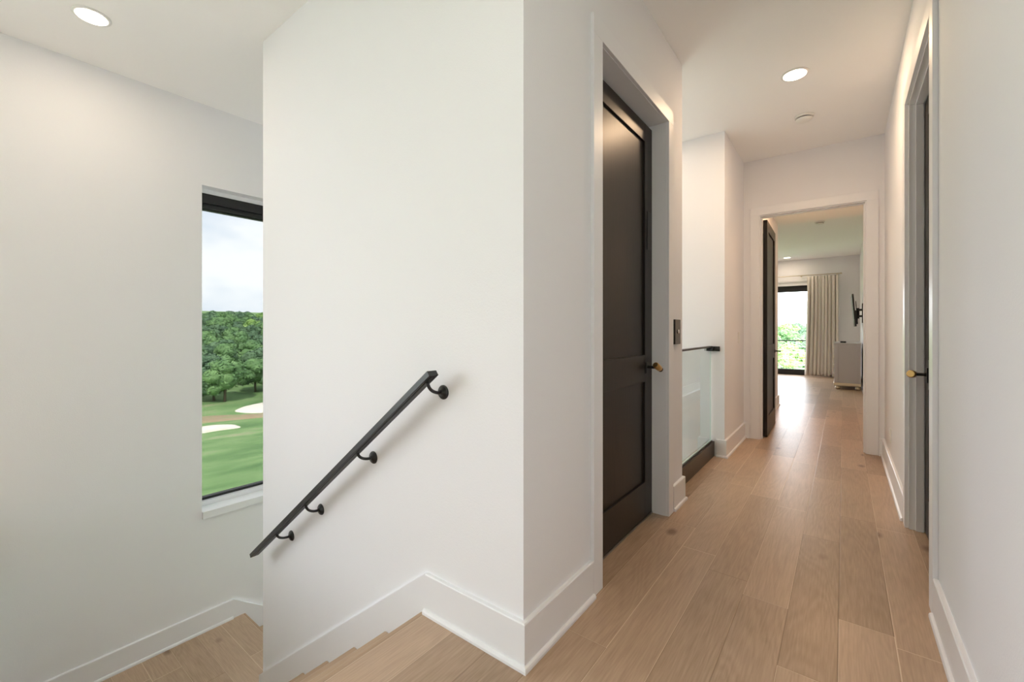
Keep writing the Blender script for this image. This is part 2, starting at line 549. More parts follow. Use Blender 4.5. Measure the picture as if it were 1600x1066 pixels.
BH = .165
baseboard('baseboard_stair', 1, YS, -1, -1.411, XL, e1=1)
baseboard('baseboard_left', 0, XL, 1, YS, 1.762, e0=1)
baseboard('baseboard_left_end', 0, XL, 1, 2.922, 3.165, e1=1)
baseboard('baseboard_left_return', 1, 3.165, 1, -.94, XL, e1=1)
baseboard('baseboard_foyer', 1, 4.45, -1, -.955, -.885, e1=1)
baseboard('baseboard_foyer_lower', 1, 4.45, -1, XW, -1.05, z=ZB)
baseboard('baseboard_corner', 0, -.885, 1, 4.45, YF, e0=1, e1=-1)
baseboard('baseboard_far_right', 1, YF, -1, .272, XR, e1=-1)
baseboard('baseboard_far_left', 1, YF, -1, -.885, -.82, e0=-1)
baseboard('baseboard_right_far', 0, XR, -1, 3.64, YF, e1=-1)
baseboard('baseboard_right', 0, XR, -1, -3.3, 2.50)
baseboard('baseboard_landing', 0, XW, 1, .1, YD - .09, z=ZL)
baseboard('baseboard_bedroom_entry', 0, -.83, 1, YF + .12, 8.1, e1=1)
baseboard('baseboard_bedroom_return', 1, 8.1, 1, -5.08, -.83, e1=1)
baseboard('baseboard_bedroom_right', 0, .33, -1, YF + .12, 13.8)
baseboard('baseboard_bedroom_far', 1, 13.8, -1, -.45, .33)
baseboard('baseboard_back', 1, -3.3, 1, XW, XR)

# stair skirt boards (sloping trim on the walls)
SL = .752
def zt(x): return BH + SL * (x + 1.411)
xe = SX - .018
m = MB()
m.prism([(-1.411, BH), (xe, zt(xe)), (xe, ZL), (X0 - 6 * RUN - .02, ZL), (X0 - 5 * RUN, ZL), (-1.411, -.3), (-1.411, 0)], 1, YS - .018, YS)
m.build('trim_1', T, kind='structure')
m = MB()
m.box(SX - .018, SX, YS, YD, ZL, zt(xe))
sk = lambda y: ZL + BH - SL * (y - YD + .07)
m.prism([(YD, zt(xe)), (YD + .3, zt(xe) - .3 * SL), (3.165, zt(xe) - 1.58 * SL), (3.165, ZB), (YD + 5 * RUN, ZB), (YD, ZL - .25)], 0, SX - .018, SX)
m.build('trim_2', T, kind='structure')
m = MB()
m.prism([(YD - .09, ZL + BH), (3.11, sk(3.11)), (3.11, ZB), (YD + 5 * RUN, ZB), (YD, ZL - .25), (YD - .09, ZL)], 0, XW, XW + .018)
m.build('trim_3', T, kind='structure')

# ---------------------------------------------------------------- stairs
st = empty('staircase', (X0, .7, 0), 'light oak stair flight going down beside the wall with the black handrail', 'stairs')
MB().box(X0 - .004, X0 + .012, .1, YS - .018, -.03, 0.0).build('nosing', M['tread'], st, bevel=.003)
for k in range(1, 7):
    xk = X0 - k * RUN; zk = -k * RISE
    MB().box(xk, xk + RUN + .025, .102, YS - .019, zk - .03, zk).build('tread', M['tread'], st, bevel=.006)
for k in range(1, 8):
    xk = X0 - (k - 1) * RUN + .027
    MB().box(xk - .012, xk, .102, YS - .019, -k * RISE + .001, -(k - 1) * RISE - .031).build('riser', M['tread'], st)
st2 = empty('staircase', (-3.6, YD, ZL), 'lower oak stair flight turning down behind the stair wall below the window', 'stairs')
MB().box(XW + .019, SX - .019, YD - .012, YD + .004, ZL - .03, ZL).build('nosing', M['tread'], st2, bevel=.003)
for k in range(1, 7):
    yk = YD + k * RUN; zk = ZL - k * RISE
    MB().box(XW + .019, SX - .019, yk - RUN - .025, yk, zk - .03, zk).build('tread', M['landing'], st2, bevel=.006)
for k in range(1, 8):
    yk = YD + (k - 1) * RUN - .027
    MB().box(XW + .019, SX - .019, yk, yk + .012, ZL - k * RISE + .001, ZL - (k - 1) * RISE - .031).build('riser', M['tread'], st2)

# ---------------------------------------------------------------- handrail
hr = empty('handrail', (-2.1, YS, .4), 'sloping square black metal handrail bracketed to the white stair wall', 'handrail')
ya, yb = 1.140, 1.189
p0 = Vector((-1.291, 1.040)); p1 = Vector((-2.921, -.189)); dr = (p0 - p1).normalized(); nn = Vector((-dr.y, dr.x))
if nn.y < 0: nn = -nn
th = .0235
m = MB()
m.prism([tuple(p1), tuple(p0), tuple(p0 - nn * th), tuple(p1 - nn * th)], 1, ya, yb)
m.build('rail', M['black'], hr, bevel=.0015)
m = MB()                                     # narrow channel strip under the rail
m.prism([tuple(p1 - nn * th + dr * .02), tuple(p0 - nn * th - dr * .02), tuple(p0 - nn * (th + .002) - dr * .02), tuple(p1 - nn * (th + .002) + dr * .02)], 1, ya + .014, yb - .014)
m.build('rail_channel', M['black'], hr)
for bx_, bz in ((-1.313, .943), (-1.795, .587), (-2.275, .216), (-2.608, -.024)):
    zr = p1.y + (bx_ - p1.x) * dr.y / dr.x - th / dr.x * 1.0 - .002
    yc = (ya + yb) / 2
    a = MB()
    pts = []
    for i in range(15):
        t = i / 14 * math.pi / 2
        pts.append((bx_, yc + (YS - .016 - yc) * (1 - math.cos(t)), zr - (zr - bz) * math.sin(t)))
    a.tube(pts, .0068)
    br = a.build('bracket', M['black'], hr)
    q = MB(); q.lathe([(.030, 0), (.030, .003), (.025, .009), (.011, .013), (.009, .018)], (bx_, YS, bz), (0, -1, 0), 28)
    q.build('rosette', M['black'], br)
    q = MB()
    c0 = Vector((bx_, zr + .004))
    q.prism([tuple(c0 + dr * .032), tuple(c0 - dr * .032), tuple(c0 - dr * .032 - nn * .004), tuple(c0 + dr * .032 - nn * .004)], 1, yc - .009, yc + .009)
    q.build('saddle', M['black'], br)


# ---------------------------------------------------------------- doors
def shaker_leaf(width, z0, z1, th=.042, stile=.125, top=.115, lock=(.86, 1.03), bottom=.225):
    """leaf in local coords: x along width 0..width, y thickness -th..0 (front face y=0), both faces panelled"""
    m = MB()
    m.box(0, stile, -th, 0, z0, z1); m.box(width - stile, width, -th, 0, z0, z1)
    m.box(stile, width - stile, -th, 0, z1 - top, z1)
    m.box(stile, width - stile, -th, 0, lock[0], lock[1])
    m.box(stile, width - stile, -th, 0, z0, bottom)
    p = [(stile, width - stile, bottom, lock[0]), (stile, width - stile, lock[1], z1 - top)]
    return m, p


def place(o, loc, rz):
    o.matrix_world = Matrix.Translation(loc) @ Matrix.Rotation(rz, 4, 'Z')


def door_set(parent, loc, rz, width, z0, z1, knob_x=None, knob='t', front=1):
    th = .042
    m, panels = shaker_leaf(width, z0, z1)
    Mx = Matrix.Translation(loc) @ Matrix.Rotation(rz, 4, 'Z')
    m.v = [tuple(Mx @ Vector(v)) for v in m.v]
    leaf = m.build('door_leaf', M['door'], parent, bevel=.0015)
    for a, b, c, d in panels:
        q = MB(); q.box(a, b, -th + .013, -.013, c, d)
        q.v = [tuple(Mx @ Vector(v)) for v in q.v]
        q.build('door_panel', M['door'], leaf)
    return leaf, Mx


def casing(parent, axis, face, sgn, u0, u1, z1, wd=.09, t=.018, sides=(1, 1)):
    m = MB()
    A = min(face, face + sgn * t); B = max(face, face + sgn * t)

    def bx(a, b, c, d):
        if axis == 0: m.box(A, B, a, b, c, d)
        else: m.box(a, b, A, B, c, d)
    bx(u0 - wd, u0, 0, z1); bx(u1, u1 + wd, 0, z1); bx(u0 - wd, u1 + wd, z1, z1 + wd)
    return m.build('casing', T, parent, bevel=.0015)


# left hallway door (closed)
d1 = empty('door_1', (XL - .07, 2.34, 0), kind='structure')
casing(d1, 0, XL, 1, 1.855, 2.82, 2.543)
m = MB(); m.box(XL - .14, XL, 1.855, 1.857, 0, 2.543); m.box(XL - .14, XL, 2.818, 2.82, 0, 2.543); m.box(XL - .14, XL, 1.857, 2.818, 2.541, 2.543)
m.box(XL - .14, XL - .135, 1.857, 2.818, 2.51, 2.541)
m.build('door_jamb', T, d1)
leaf, Mx = door_set(d1, (-.997, 2.816, .012), R(-90), .957, 0, 2.50)
# knob: black square rose, black neck, brass cross grip
MB().box(-.997, -.990, 2.700, 2.732, .925, .995).build('backplate', M['black'], leaf, bevel=.001)
kn = MB().lathe([(.011, 0), (.009, .01), (.009, .05), (.012, .052)], (-.990, 2.716, .965), (1, 0, 0), 20).build('door_knob', M['black'], leaf)
gd = Vector((.15, .88, -.45)).normalized()
kc = Vector((-.925, 2.716, .968))
MB().lathe([(.016, -.034), (.019, -.031), (.019, .026), (.016, .029)], kc, gd, 24).build('knob_grip', M['brass'], kn, label='brass knob grip')
MB().lathe([(.0165, .029), (.0165, .042), (.014, .045)], kc, gd, 24).build('knob_cap', M['black'], kn, label='black end cap')
MB().box(-.997, -.992, 2.722, 2.802, 1.716, 1.96).build('lock_plate', M['black'], leaf, bevel=.001, label='slim black metal plate at the door edge')
MB().box(-.999, -.994, 1.857, 2.818, .001, .011).build('door_sweep', M['steel'], d1)

# right hallway door (closed, seen edge on)
d2 = empty('door_2', (XR + .09, 3.07, 0), kind='structure')
casing(d2, 0, XR, -1, 2.60, 3.54, 2.57)
m = MB()
for a, b in ((2.60, 2.615), (3.525, 3.54)): m.box(XR, XR + .15, a, b, 0, 2.57)
m.box(XR, XR + .15, 2.615, 3.525, 2.555, 2.57)
m.box(XR + .03, XR + .066, 2.615, 2.627, 0, 2.555); m.box(XR + .03, XR + .066, 3.513, 3.525, 0, 2.555); m.box(XR + .03, XR + .066, 2.627, 3.513, 2.543, 2.555)
m.build('door_jamb', T, d2, bevel=.001)
m_, pn = shaker_leaf(.90, .01, 2.54)
Mx2 = Matrix.Translation((XR + .070, 2.62, 0)) @ Matrix.Rotation(R(90), 4, 'Z')
m_.v = [tuple(Mx2 @ Vector(v)) for v in m_.v]
leaf2 = m_.build('door_leaf', M['door'], d2, bevel=.0015)
for a, b, c, d in pn:
    q = MB(); q.box(a, b, -.029, -.013, c, d); q.v = [tuple(Mx2 @ Vector(v)) for v in q.v]; q.build('door_panel', M['door'], leaf2)
ky = 3.40
MB().box(XR + .063, XR + .070, ky - .016, ky + .034, .90, .985).build('backplate', M['black'], leaf2, bevel=.001)
kn = MB().lathe([(.012, 0), (.009, .01), (.009, .05), (.012, .052)], (XR + .063, ky + .01, .945), (-1, 0, 0), 20).build('door_knob', M['black'], leaf2)
kc = Vector((XR + .003, ky + .01, .945)); gd = Vector((-.25, -.95, .1)).normalized()
MB().lathe([(.017, -.034), (.021, -.030), (.021, .026), (.017, .030)], kc, gd, 24).build('knob_grip', M['brass'], kn, label='brass knob grip')

# far door (open into the bedroom)
d3 = empty('door_3', (-.28, YF + .06, 0), kind='structure')
casing(d3, 1, YF, -1, -.728, .18, 2.457)
m = MB()
for a, b in ((-.738, -.718), (.17, .19)): m.box(a, b, YF - .001, YF + .12, 0, 2.467)
m.box(-.718, .17, YF - .001, YF + .12, 2.447, 2.467)
m.box(-.718, -.706, YF + .04, YF + .075, 0, 2.447); m.box(.158, .17, YF + .04, YF + .075, 0, 2.447); m.box(-.706, .158, YF + .04, YF + .075, 2.435, 2.447)
m.build('door_jamb', T, d3, bevel=.001)
m_, pn = shaker_leaf(.87, .01, 2.43)
# leaf along +y, front face towards +x
Mx3 = Matrix.Translation((-.660, YF + .125, 0)) @ Matrix.Rotation(R(90 - 1.0), 4, 'Z') @ Matrix.Scale(-1, 4, (0, 1, 0))
Mx3 = Matrix.Translation((-.712, YF + .125, 0)) @ Matrix.Rotation(R(91), 4, 'Z')
m_.v = [tuple(Mx3 @ Vector(v)) for v in m_.v]
leaf3 = m_.build('door_leaf', M['door'], d3, bevel=.0015)
for a, b, c, d in pn:
    q = MB(); q.box(a, b, -.029, -.013, c, d); q.v = [tuple(Mx3 @ Vector(v)) for v in q.v]; q.build('door_panel', M['door'], leaf3)
for z in (2.21, 1.555, .887, .212):
    q = MB(); q.box(-.717, -.708, YF + .085, YF + .135, z - .05, z + .05)
    for k in range(5): q.lathe([(.0075, 0), (.0075, .019)], (-.712, YF + .115, z - .05 + k * .0202), (0, 0, 1), 12)
    q.build('hinge', M['black'], leaf3)
yl = YF + .125 + .80
MB().lathe([(.026, 0), (.026, .006), (.022, .008)], (-.685, yl, .937), (1, 0, 0), 24).build('backplate', M['black'], leaf3)
MB().tube([(-.68, yl, .937), (-.63, yl, .937), (-.623, yl - .006, .937), (-.62, yl - .02, .937), (-.62, yl - .11, .937)], .008).build('door_handle', M['black'], leaf3)

# ---------------------------------------------------------------- stair windows
def stair_window(nm, y0, y1, z0, z1):
    """z0 = sill top"""
    e = empty(nm, (XW - .2, (y0 + y1) / 2, z0), kind='structure')
    xg = XW - .185
    m = MB()                                     # dark aluminium frame, thin
    m.box(xg - .05, xg, y0, y0 + .014, z0, z1); m.box(xg - .05, xg, y1 - .014, y1, z0, z1)
    m.box(xg - .05, xg, y0 + .014, y1 - .014, z0 - .03, z0 + .055); m.box(xg - .05, xg, y0 + .014, y1 - .014, z1 - .16, z1)
    m.build('window_frame', M['frame'], e)
    m = MB()                                     # white inner stops
    m.box(xg + .001, xg + .05, y0, y1, z0, z0 + .034)
    m.box(xg + .001, XW - .11, y0, y1, z1 - .035, z1)
    m.build('window_stop', T, e)
    MB().box(xg - .03, xg - .024, y0 + .014, y1 - .014, z0 + .055, z1 - .16).build('window_pane', M['pane_tinted'], e)
    m = MB()
    m.box(xg - .05, XW, y0, y1, z0 - .04, z0); m.box(XW, XW + .022, y0, y1, z0 - .06, z0)
    m.build('window_sill', T, e, bevel=.003)
    return e


stair_window('window_1', 1.285, 2.235, -.305, 2.404)
stair_window('added_window_2', 3.15, 4.05, -.96, 2.404)  # unseen window added to bring daylight into the stair void
bl = empty('roller_blind', (XW - .15, 1.76, 2.30), 'rolled up black roller blind at the top of the stair window', 'blind')
MB().box(XW - .172, XW - .110, 1.287, 2.233, 2.287, 2.368).build('cassette', M['black'], bl, bevel=.002)
MB().box(XW - .150, XW - .138, 1.30, 2.22, 2.248, 2.278).build('hem_bar', M['frame'], bl, bevel=.002)
MB().box(XW - .1455, XW - .1435, 1.30, 2.22, 2.275, 2.29).build('blind_fabric', M['frame'], bl)

w6 = empty('added_window_6', (XW - .12, -1.75, .15), kind='structure')  # unseen loft window, added to light the near walls from the side
m = MB()
for y in (-3.0, -1.77, -.54): m.box(XW - .15, XW - .1, y, y + .04, .15, 2.75)
for z in (.15, 2.71): m.box(XW - .15, XW - .1, -3.0, -.5, z, z + .04)
m.build('window_frame', M['frame'], w6)
MB().box(XW - .13, XW - .124, -2.96, -.54, .19, 2.71).build('window_pane', M['pane'], w6)

w5 = empty('added_window_5', (-3.0, 4.5, -1.6), kind='structure')  # unseen foyer window, added to brighten the void behind the guard
m = MB()
for x in (-4.0, -3.02, -2.04): m.box(x, x + .04, 4.49, 4.54, -1.6, 2.6)
for z in (-1.6, .5, 2.56): m.box(-4.0, -2.0, 4.49, 4.54, z, z + .04)
m.build('window_frame', M['frame'], w5)
MB().box(-3.96, -2.04, 4.51, 4.516, -1.56, 2.56).build('window_pane', M['pane'], w5)

# ---------------------------------------------------------------- glass guard
gr = empty('glass_railing', (-1.0, 3.8, 0), 'glass guard panel on a black curb beside the stair opening in the hallway', 'railing')
MB().box(-1.028, -.973, 3.165, 4.45, 0.001, .142).build('curb', M['curb'], gr, bevel=.003)
m = MB(); m.box(-1.012, -1.006, 3.2, 4.42, .142, .152); m.box(-.994, -.986, 3.2, 4.42, .142, .152)
m.build('channel', M['black'], gr)
MB().box(-1.006, -.994, 3.19, 4.405, .143, 1.035).build('glass_panel', M['rail_glass'], gr)
m = MB(); m.box(-1.0062, -.9938, 4.4, 4.406, .145, 1.03); m.box(-1.0065, -.9935, 3.19, 4.405, .152, .157)  # end strip is the polished edge, bottom strip a painted reflection
m.build('glass_edge_glint', M['glass_edge_glint'], gr)
MB().box(-1.018, -.982, 3.165, 4.41, 1.035, 1.050).build('top_rail', M['black'], gr, bevel=.002)
m = MB(); m.box(-1.03, -.975, 4.38, 4.438, 1.002, 1.045); m.box(-1.03, -.925, 4.438, 4.45, 1.0, 1.046)
m.build('wall_bracket', M['black'], gr, bevel=.002)

# ---------------------------------------------------------------- small wall fittings
kp = empty('call_station', (XL, 3.03, 1.19), 'small black lift call panel with a silver button on the wall by the black door', 'call panel')
MB().box(XL, XL + .016, 2.955, 3.075, 1.105, 1.272).build('faceplate', M['blackgloss'], kp, bevel=.002)
MB().lathe([(.014, 0), (.014, .004), (.011, .006)], (XL + .016, 3.02, 1.19), (1, 0, 0), 20).build('button', M['chrome'], kp, label='silver push button')


def switch_plate(x, y, z, sg, label, cat, outlet=False, w_=.072, h_=.116):
    e = empty('wall_outlet' if outlet else 'light_switch', (x, y, z), label, cat)
    a, b = sorted((x, x + sg * .006))
    MB().box(a, b, y - w_ / 2, y + w_ / 2, z - h_ / 2, z + h_ / 2).build('plate', M['white'], e, bevel=.0015)
    a, b = sorted((x + sg * .006, x + sg * .0085))
    if outlet:
        for dz in (-.024, .024): MB().box(a, b, y - .017, y + .017, z + dz - .017, z + dz + .017).build('socket', M['white'], e, bevel=.001)
    else:
        MB().box(a, b, y - .016, y + .016, z - .033, z + .033).build('rocker', M['white'], e, bevel=.001)


switch_plate(-.885, 5.13, 1.12, 1, 'white light switch on the narrow wall just left of the open bedroom doorway', 'light switch')
switch_plate(XR, 4.755, .325, -1, 'white electrical outlet low on the right hallway wall', 'outlet', True)
switch_plate(-.83, 7.9, 1.13, 1, 'white light switch on the wall corner past the open bedroom door', 'light switch')


def detector(x, y, z, label):
    e = empty('smoke_detector', (x, y, z), label, 'smoke detector')
    MB().lathe([(.072, 0), (.072, -.014), (.066, -.018)], (x, y, z), (0, 0, 1), 40).build('base', M['white'], e)
    MB().lathe([(.054, -.018), (.054, -.026)], (x, y, z), (0, 0, 1), 40).build('vent_ring', M['black'], e, label='dark vent slot')
    MB().lathe([(.062, -.026), (.060, -.034), (.048, -.044), (.02, -.048)], (x, y, z), (0, 0, 1), 40).build('cover', M['white'], e)


detector(-.27, 4.56, H, 'round white smoke detector on the hallway ceiling beyond the ceiling light')
detector(-.318, 9.18, H, 'small white smoke detector on the bedroom ceiling')


def downlight(x, y, z, label, watts, col=None):
    e = empty('recessed_downlight', (x, y, z), label, 'ceiling light', 'recessed ceiling downlights')
    MB().lathe([(.088, 0), (.088, -.004), (.074, -.007)], (x, y, z), (0, 0, 1), 48).build('trim_ring', M['white'], e)
    MB().lathe([(.072, -.0072), (.072, -.0090)], (x, y, z), (0, 0, 1), 48).build('diffuser', M['lamp'], e)
    l = bpy.data.lights.new('lamp_light', 'AREA'); l.shape = 'DISK'; l.size = .15; l.energy = watts; l.color = col or WARM
    o = bpy.data.objects.new('lamp_light', l); C.objects.link(o); o.location = (x, y, z - .012)
    o.parent = e; o.matrix_parent_inverse = Matrix.Translation(e.location).inverted()
    return e


downlight(-.28, 3.774, H, 'lit round recessed light in the hallway ceiling between two doors', 12, (1, .68, .42))
downlight(-3.56, .526, H, 'lit round recessed light in the ceiling above the stair landing', 3.5)
downlight(-1.147, 13.2, H, 'lit round recessed light in the far bedroom ceiling by the curtain', LAMP)
for x, y, z, lb in ((-.28, .3, H, 'added unseen ceiling light above the top of the stairs'), (-2.2, -1.6, H, 'added unseen ceiling light in the loft by the added window'),  # unseen lights added for brightness, except the one inside the bedroom doorway
                    (-1.6, 4.0, H, 'added unseen ceiling light over the stair void behind the glass guard'), (-.25, 6.6, 2.88, 'recessed ceiling light just inside the bedroom doorway'),
                    (-2.8, 10.5, H, 'added unseen ceiling light over the hidden part of the bedroom')):
    downlight(x, y, z, lb, 14 if 'doorway' in lb else 3 if 'guard' in lb else 3.5 if 'top of the stairs' in lb else LAMP, (1, .58, .30) if 'doorway' in lb else (1, .93, .86) if 'stairs' in lb or 'loft' in lb else None)

# ---------------------------------------------------------------- bedroom
w4 = empty('window_4', (-2.0, 13.9, 0), kind='structure')
m = MB()
yw0, yw1 = 13.86, 13.93
m.box(-3.5, -.55, yw0, yw1, 2.23, 2.39); m.box(-3.5, -.55, yw0, yw1, 0, .15)
for x in (-3.5, -2.06, -.63): m.box(x, x + .08, yw0, yw1, .15, 2.23)
m.build('window_frame', M['frame'], w4, bevel=.002)
MB().box(-3.42, -.63, 13.89, 13.896, .15, 2.23).build('window_pane', M['pane'], w4)

# curtain
def curtain(x0, x1, z0, z1, y, folds):
    m = MB(); nx, nz = 160, 26
    for k in range(nz + 1):
        t = k / nz; z = z0 + (z1 - z0) * t
        sp = 1 + .10 * (1 - t) ** 1.5
        for i in range(nx + 1):
            s_ = i / nx
            x = x1 - (x1 - x0) * (1 - s_) * sp
            a = 2 * math.pi * folds * (s_ + .012 * math.sin(9 * s_ + 1.2))
            amp = .035 + .012 * math.sin(5.1 * s_ + 2)
            pinch = .45 + .55 * min(1, (1 - t) * 6)
            yy = y + amp * pinch * math.sin(a) + .008 * math.sin(2.3 * a + 3 * t)
            m.v.append((x + .006 * math.cos(a), yy, z))
    for k in range(nz):
        for i in range(nx):
            a = k * (nx + 1) + i
            m.f.append((a, a + 1, a + nx + 2, a + nx + 1)); m.sm.append(True)
    return m


cu = tag(curtain(-.745, -.095, .02, 2.60, 13.64, 9).build('curtain', M['curtain']), 'full length cream curtain drawn to the right of the balcony door', 'curtain')
sd = cu.modifiers.new('thick', 'SOLIDIFY'); sd.thickness = .003
rod = empty('curtain_rod', (-1.9, 13.64, 2.63), 'thin pale curtain rod above the balcony door', 'curtain rod')
MB().tube([(-3.7, 13.64, 2.63), (-.06, 13.64, 2.63)], .011).build('pole', M['champagne'], rod)
for x in (-3.6, -.88, -.12):
    m = MB(); m.tube([(x, 13.655, 2.63), (x, 13.80, 2.63)], .007); m.lathe([(.024, 0), (.022, .006)], (x, 13.80, 2.63), (0, -1, 0), 16)
    m.build('bracket', M['champagne'], rod)
MB().lathe([(.012, 0), (.02, .01), (.022, .025), (.014, .04)], (-.06, 13.64, 2.63), (1, 0, 0), 16).build('finial', M['champagne'], rod)
for i in range(10):
    m = MB(); m.lathe([(.0155, -.002), (.0155, .002)], (-.72 + i * .068, 13.64, 2.63), (1, 0, 0), 16)
    m.build('ring', M['champagne'], rod)

# dresser
dx0, dx1, dy0, dy1, dh = -.137, .285, 11.0, 12.5, .94
ds = empty('dresser', (.07, 11.75, 0), 'grey bedroom dresser with silver trim and bun feet against the right wall', 'dresser')
m = MB(); m.box(dx0 + .012, dx1, dy0 + .012, dy1 - .012, .13, dh - .03)
m.build('body', M['dresser'], ds, bevel=.003)
m = MB()
for a, b in ((dx0 + .0, dx0 + .055), (dx1 - .04, dx1)): m.box(a, b, dy0, dy0 + .012, .13, dh - .03)
m.box(dx0 + .055, dx1 - .04, dy0, dy0 + .012, dh - .07, dh - .03)
m.build('side_frame', M['dresser'], ds, bevel=.002)
MB().box(dx0 - .012, dx1 + .0, dy0 - .012, dy1 + .012, dh - .03, dh).build('top', M['dresser'], ds, bevel=.006)
m = MB(); m.box(dx0 - .02, dx1, dy0 - .015, dy1 + .015, .075, .13)
m.build('base_moulding', M['champagne'], ds, bevel=.008, label='champagne silver base moulding')
for x, y in ((dx0 + .05, dy0 + .05), (dx1 - .05, dy0 + .05), (dx0 + .05, dy1 - .05), (dx1 - .05, dy1 - .05)):
    MB().lathe([(.022, 0), (.040, .012), (.046, .03), (.040, .05), (.03, .075)], (x, y, 0), (0, 0, 1), 24).build('foot', M['champagne'], ds, label='silver bun foot')
for r_ in range(4):
    for c_ in range(2):
        ya_ = dy0 + .04 + c_ * .715; za_ = .15 + r_ * .19
        dw = MB().box(dx0 - .006, dx0 + .012, ya_, ya_ + .705, za_, za_ + .175).build('drawer', M['dresser'], ds, bevel=.003)
        for q_ in (.2, .5): MB().lathe([(.006, 0), (.006, .012), (.014, .018), (.012, .026)], (dx0 - .006, ya_ + q_, za_ + .09), (-1, 0, 0), 12).build('knob', M['champagne'], dw)
bxo = empty('trinket_box', (0, 11.2, dh), 'small black box on the near end of the dresser top', 'box')
MB().box(-.045, .05, 11.14, 11.26, dh, dh + .022).build('body', M['blackgloss'], bxo, bevel=.003)
MB().box(-.047, .052, 11.138, 11.262, dh + .022, dh + .032).build('lid', M['blackgloss'], bxo, bevel=.003)

# wall TV, tilted on a swing arm
tv = empty('television', (.33, 11.5, 1.6), 'black flat television tilted on a swing arm high on the bedroom wall above the dresser', 'television')
Mt = Matrix.Translation((.18, 11.55, 1.6)) @ Matrix.Rotation(R(-4.5), 4, 'Y')
m = MB(); m.box(-.018, .012, -.56, .56, -.325, .325, Mt); m.box(.012, .04, -.35, .35, -.28, .0, Mt)
m.build('screen_housing', M['blackgloss'], tv, bevel=.004)
MB().box(-.0195, -.018, -.548, .548, -.312, .315, Mt).build('screen', M['blackgloss'], tv)
m = MB(); m.box(.04, .05, -.12, -.08, -.2, .2, Mt); m.box(.04, .05, .08, .12, -.2, .2, Mt); m.box(.05, .06, -.12, .12, -.05, .05, Mt)
m.build('mount_bracket', M['black'], tv)
MB().box(.312, .33, 11.40, 11.66, 1.35, 1.75).build('wall_plate', M['black'], tv, bevel=.002)
m = MB(); m.box(.225, .32, 11.50, 11.56, 1.47, 1.51); m.box(.225, .32, 11.50, 11.56, 1.60, 1.64); m.lathe([(.02, 0), (.02, .22)], (.25, 11.53, 1.44), (0, 0, 1), 12)
m.build('arm', M['black'], tv)

# balcony
m = MB(); m.box(-5.0, .6, 14.0, 15.45, -.25, -.03); m.build('floor_balcony', M['concrete'], kind='structure')
br = empty('balcony_railing', (-2.2, 15.35, 0), 'dark metal balcony railing with thin horizontal cables beyond the bedroom glass', 'railing')
MB().box(-5.0, .6, 15.32, 15.37, .87, .905).build('top_rail', M['frame'], br)
for x in (-4.9, -3.4, -1.95, -.5, .5): MB().box(x, x + .045, 15.325, 15.365, -.03, .87).build('post', M['frame'], br)
for k in range(9): MB().tube([(-5, 15.345, .07 + k * .09), (.6, 15.345, .07 + k * .09)], .004, 6).build('cable', M['steel'], br)

# unseen glowing globes, added to brighten ceilings and walls
def added_globe_lamp(name, x, y, z, r, watts, label):
    e = empty(name, (x, y, H), label, 'added light')
    MB().lathe([(.06, 0), (.06, -.02), (.02, -.03)], (x, y, H), (0, 0, 1), 32).build('canopy', M['black'], e)
    MB().tube([(x, y, H - .02), (x, y, z + r)], .006, 8).build('stem', M['black'], e)
    prof = [(max(.002, r * math.sin(math.pi * i / 16)), -r * math.cos(math.pi * i / 16)) for i in range(17)]
    MB().lathe(prof, (x, y, z), (0, 0, 1), 32).build('globe', emission('added_globe_glow', (1, .94, .88), watts), e)


added_globe_lamp('added_globe', -1.5, -1.3, 2.25, .20, 2, 'added unseen globe light over the landing behind the viewpoint')
added_globe_lamp('added_globe', -2.3, 3.82, 1.4, .24, 2.5, 'added unseen globe light hanging in the stair void')

# ---------------------------------------------------------------- outdoors
m = MB(); m.box(-13, 6, 4.9, 13.5, -4.0, -3.7); m.box(-13, 6, -13, -3.6, -4.0, -3.7); m.box(-13, -4.6, -3.6, 4.9, -4.0, -3.7)
m.build('added_bounce_terrace', M['concrete'], kind='structure')  # unseen pale slabs added to replace green grass bounce with neutral light
m = MB(); m.box(-4.4, .3, -7.5, -3.55, -.3, -.05); m.build('added_bounce_deck', M['concrete'], kind='structure')  # another unseen slab, added to bounce neutral daylight indoors
def gz(x, y):
    s_ = -x
    a = max(0, s_ - 82); b = max(0, y - 95)
    h1 = .086 * a if y < 400 else 0
    h2 = .055 * b
    return -12 + max(h1, h2) + .25 * math.sin(x * .09) * math.cos(y * .11)


m = MB()
xs = [-420 + 6 * i for i in range(86)]; ys = [-60 + 6 * i for i in range(82)]
for y in ys:
    for x in xs: m.v.append((x, y, gz(x, y)))
nx_ = len(xs)
for j in range(len(ys) - 1):
    for i in range(nx_ - 1):
        a = j * nx_ + i; m.f.append((a, a + 1, a + nx_ + 1, a + nx_)); m.sm.append(True)
m.build('ground', M['grass'], kind='structure')


